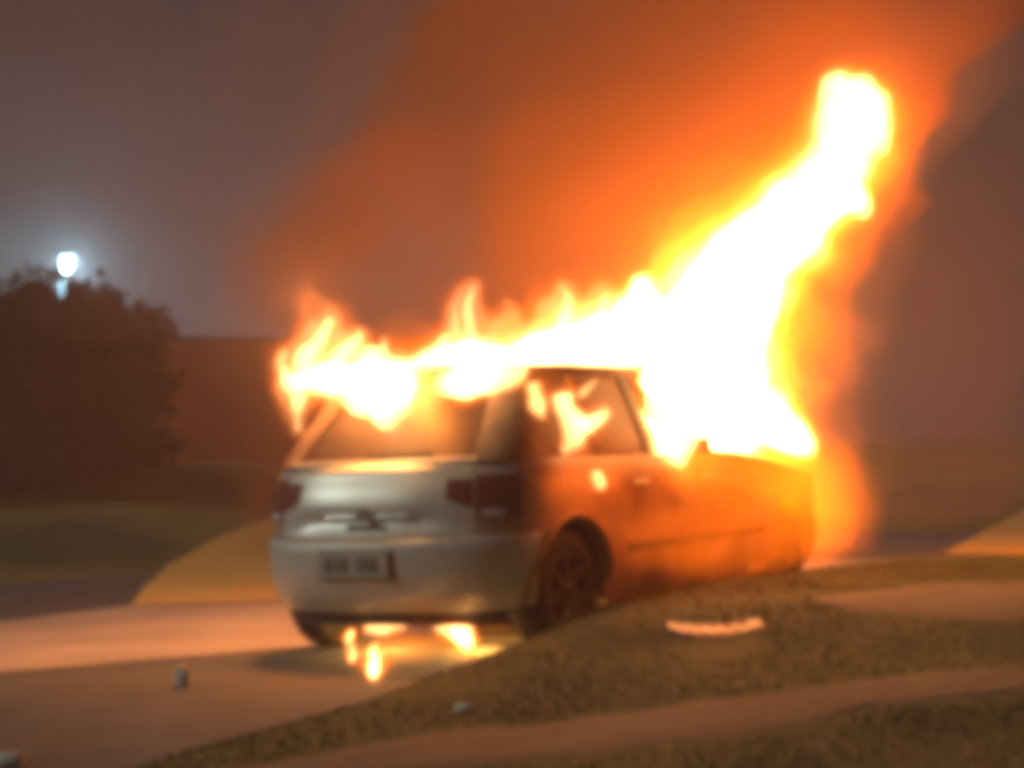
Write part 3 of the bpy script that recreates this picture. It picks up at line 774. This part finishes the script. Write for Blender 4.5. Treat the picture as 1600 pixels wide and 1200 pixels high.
tag(bm_obj('smoke', bm, M_smoke, smooth=True), 'rolling brown smoke lit orange behind and above the burning car', 'smoke', kind='stuff')
bm = bmesh.new(); rings = []
for i in range(26):
    t = i / 25; z = .22 + 8.2 * t ** 1.2
    e0, e1 = lerp_tab(EDGES, z); e0 -= 70; e1 += 45; D_ = 14.9 + .12 * z
    cc = on_d((e0 + e1) / 2, 600, D_); rx = (e1 - e0) / 2 / FPX * D_; ry = 2.7 + .12 * z
    ring = []
    for k in range(40):
        a = 2 * PI * k / 40; q = Vector((math.cos(a), math.sin(a), 0)); w = 1 + .26 * noise.noise(Vector((q.x * 1.9 + 4, q.y * 1.9, z * 1.3)))
        pxy = Vector((CR.x, CR.y, 0)).normalized() * (q.x * rx * w) + Vector((CF.x, CF.y, 0)).normalized() * (q.y * ry * w)
        ring.append(bm.verts.new(Vector((cc.x, cc.y, z)) + pxy))
    rings.append(ring)
for A, B in zip(rings, rings[1:]):
    for k in range(40): bm.faces.new((A[k], A[(k + 1) % 40], B[(k + 1) % 40], B[k]))
bm.faces.new(rings[0][::-1]); bm.faces.new(rings[-1])
Ms = mat('thin smoke'); n = Ms.node_tree.nodes; n.remove(n['Principled BSDF'])
pv = n.new('ShaderNodeVolumePrincipled'); pv.inputs['Color'].default_value = (.62, .36, .22, 1); pv.inputs['Density'].default_value = .065
Ms.node_tree.links.new(pv.outputs[0], n['Material Output'].inputs['Volume'])
tag(bm_obj('smoke', bm, Ms, smooth=True), 'thin outer veil of smoke drifting round the glowing plume', 'smoke', kind='stuff')
bm = bmesh.new()
for k, (px, py, dd, rad) in enumerate([(60, 80, 20, 1.6), (330, 180, 21, 1.5), (520, 60, 19, 1.2), (250, 400, 22, 1.3), (420, 330, 20, 1.0), (700, -20, 20, 1.6), (1470, 520, 17, 1.1), (1590, 330, 19, 1.5), (1480, 700, 18, .9), (1610, 640, 20, 1.1), (1420, 790, 17, 1.0), (1540, 780, 18, 1.2), (1400, 380, 18, 1.1), (160, 250, 19, 1.0)]):
    c_ = on_d(px, py, dd); r_ = bmesh.ops.create_icosphere(bm, subdivisions=3, radius=1)
    for v in r_['verts']:
        n0 = v.co.copy(); kk = 1 + .45 * noise.noise(n0 * 1.3 + Vector((k * 3.1, 0, 0))) + .2 * noise.noise(n0 * 3 + Vector((0, k, 0)))
        v.co = Vector((n0.x * kk, n0.y * kk, n0.z * kk * .9)) * rad + c_
        v.co.z = max(v.co.z, .25)
o = bm_obj('smoke', bm, None, smooth=True)
md = o.modifiers.new('r', 'REMESH'); md.mode = 'VOXEL'; md.voxel_size = .12; md.use_smooth_shade = True
Mk = mat('drifting smoke'); n = Mk.node_tree.nodes; n.remove(n['Principled BSDF'])
pv = n.new('ShaderNodeVolumePrincipled'); pv.inputs['Color'].default_value = (.82, .42, .34, 1); pv.inputs['Density'].default_value = .13
Mk.node_tree.links.new(pv.outputs[0], n['Material Output'].inputs['Volume'])
o.data.materials.append(Mk); tag(o, 'drifting puffs of reddish smoke in the air behind the fire', 'smoke', kind='stuff')
Mh = mat('haze air'); n = Mh.node_tree.nodes; n.remove(n['Principled BSDF'])
pv = n.new('ShaderNodeVolumePrincipled'); pv.inputs['Color'].default_value = (.80, .64, .62, 1); pv.inputs['Density'].default_value = .009; pv.inputs['Anisotropy'].default_value = .15
Mh.node_tree.links.new(pv.outputs[0], n['Material Output'].inputs['Volume'])
tag(box('haze', (0, 15, 4.4), (640, 640, 11.0), Mh), 'thin smoky haze hanging over the whole street', 'haze', kind='stuff')
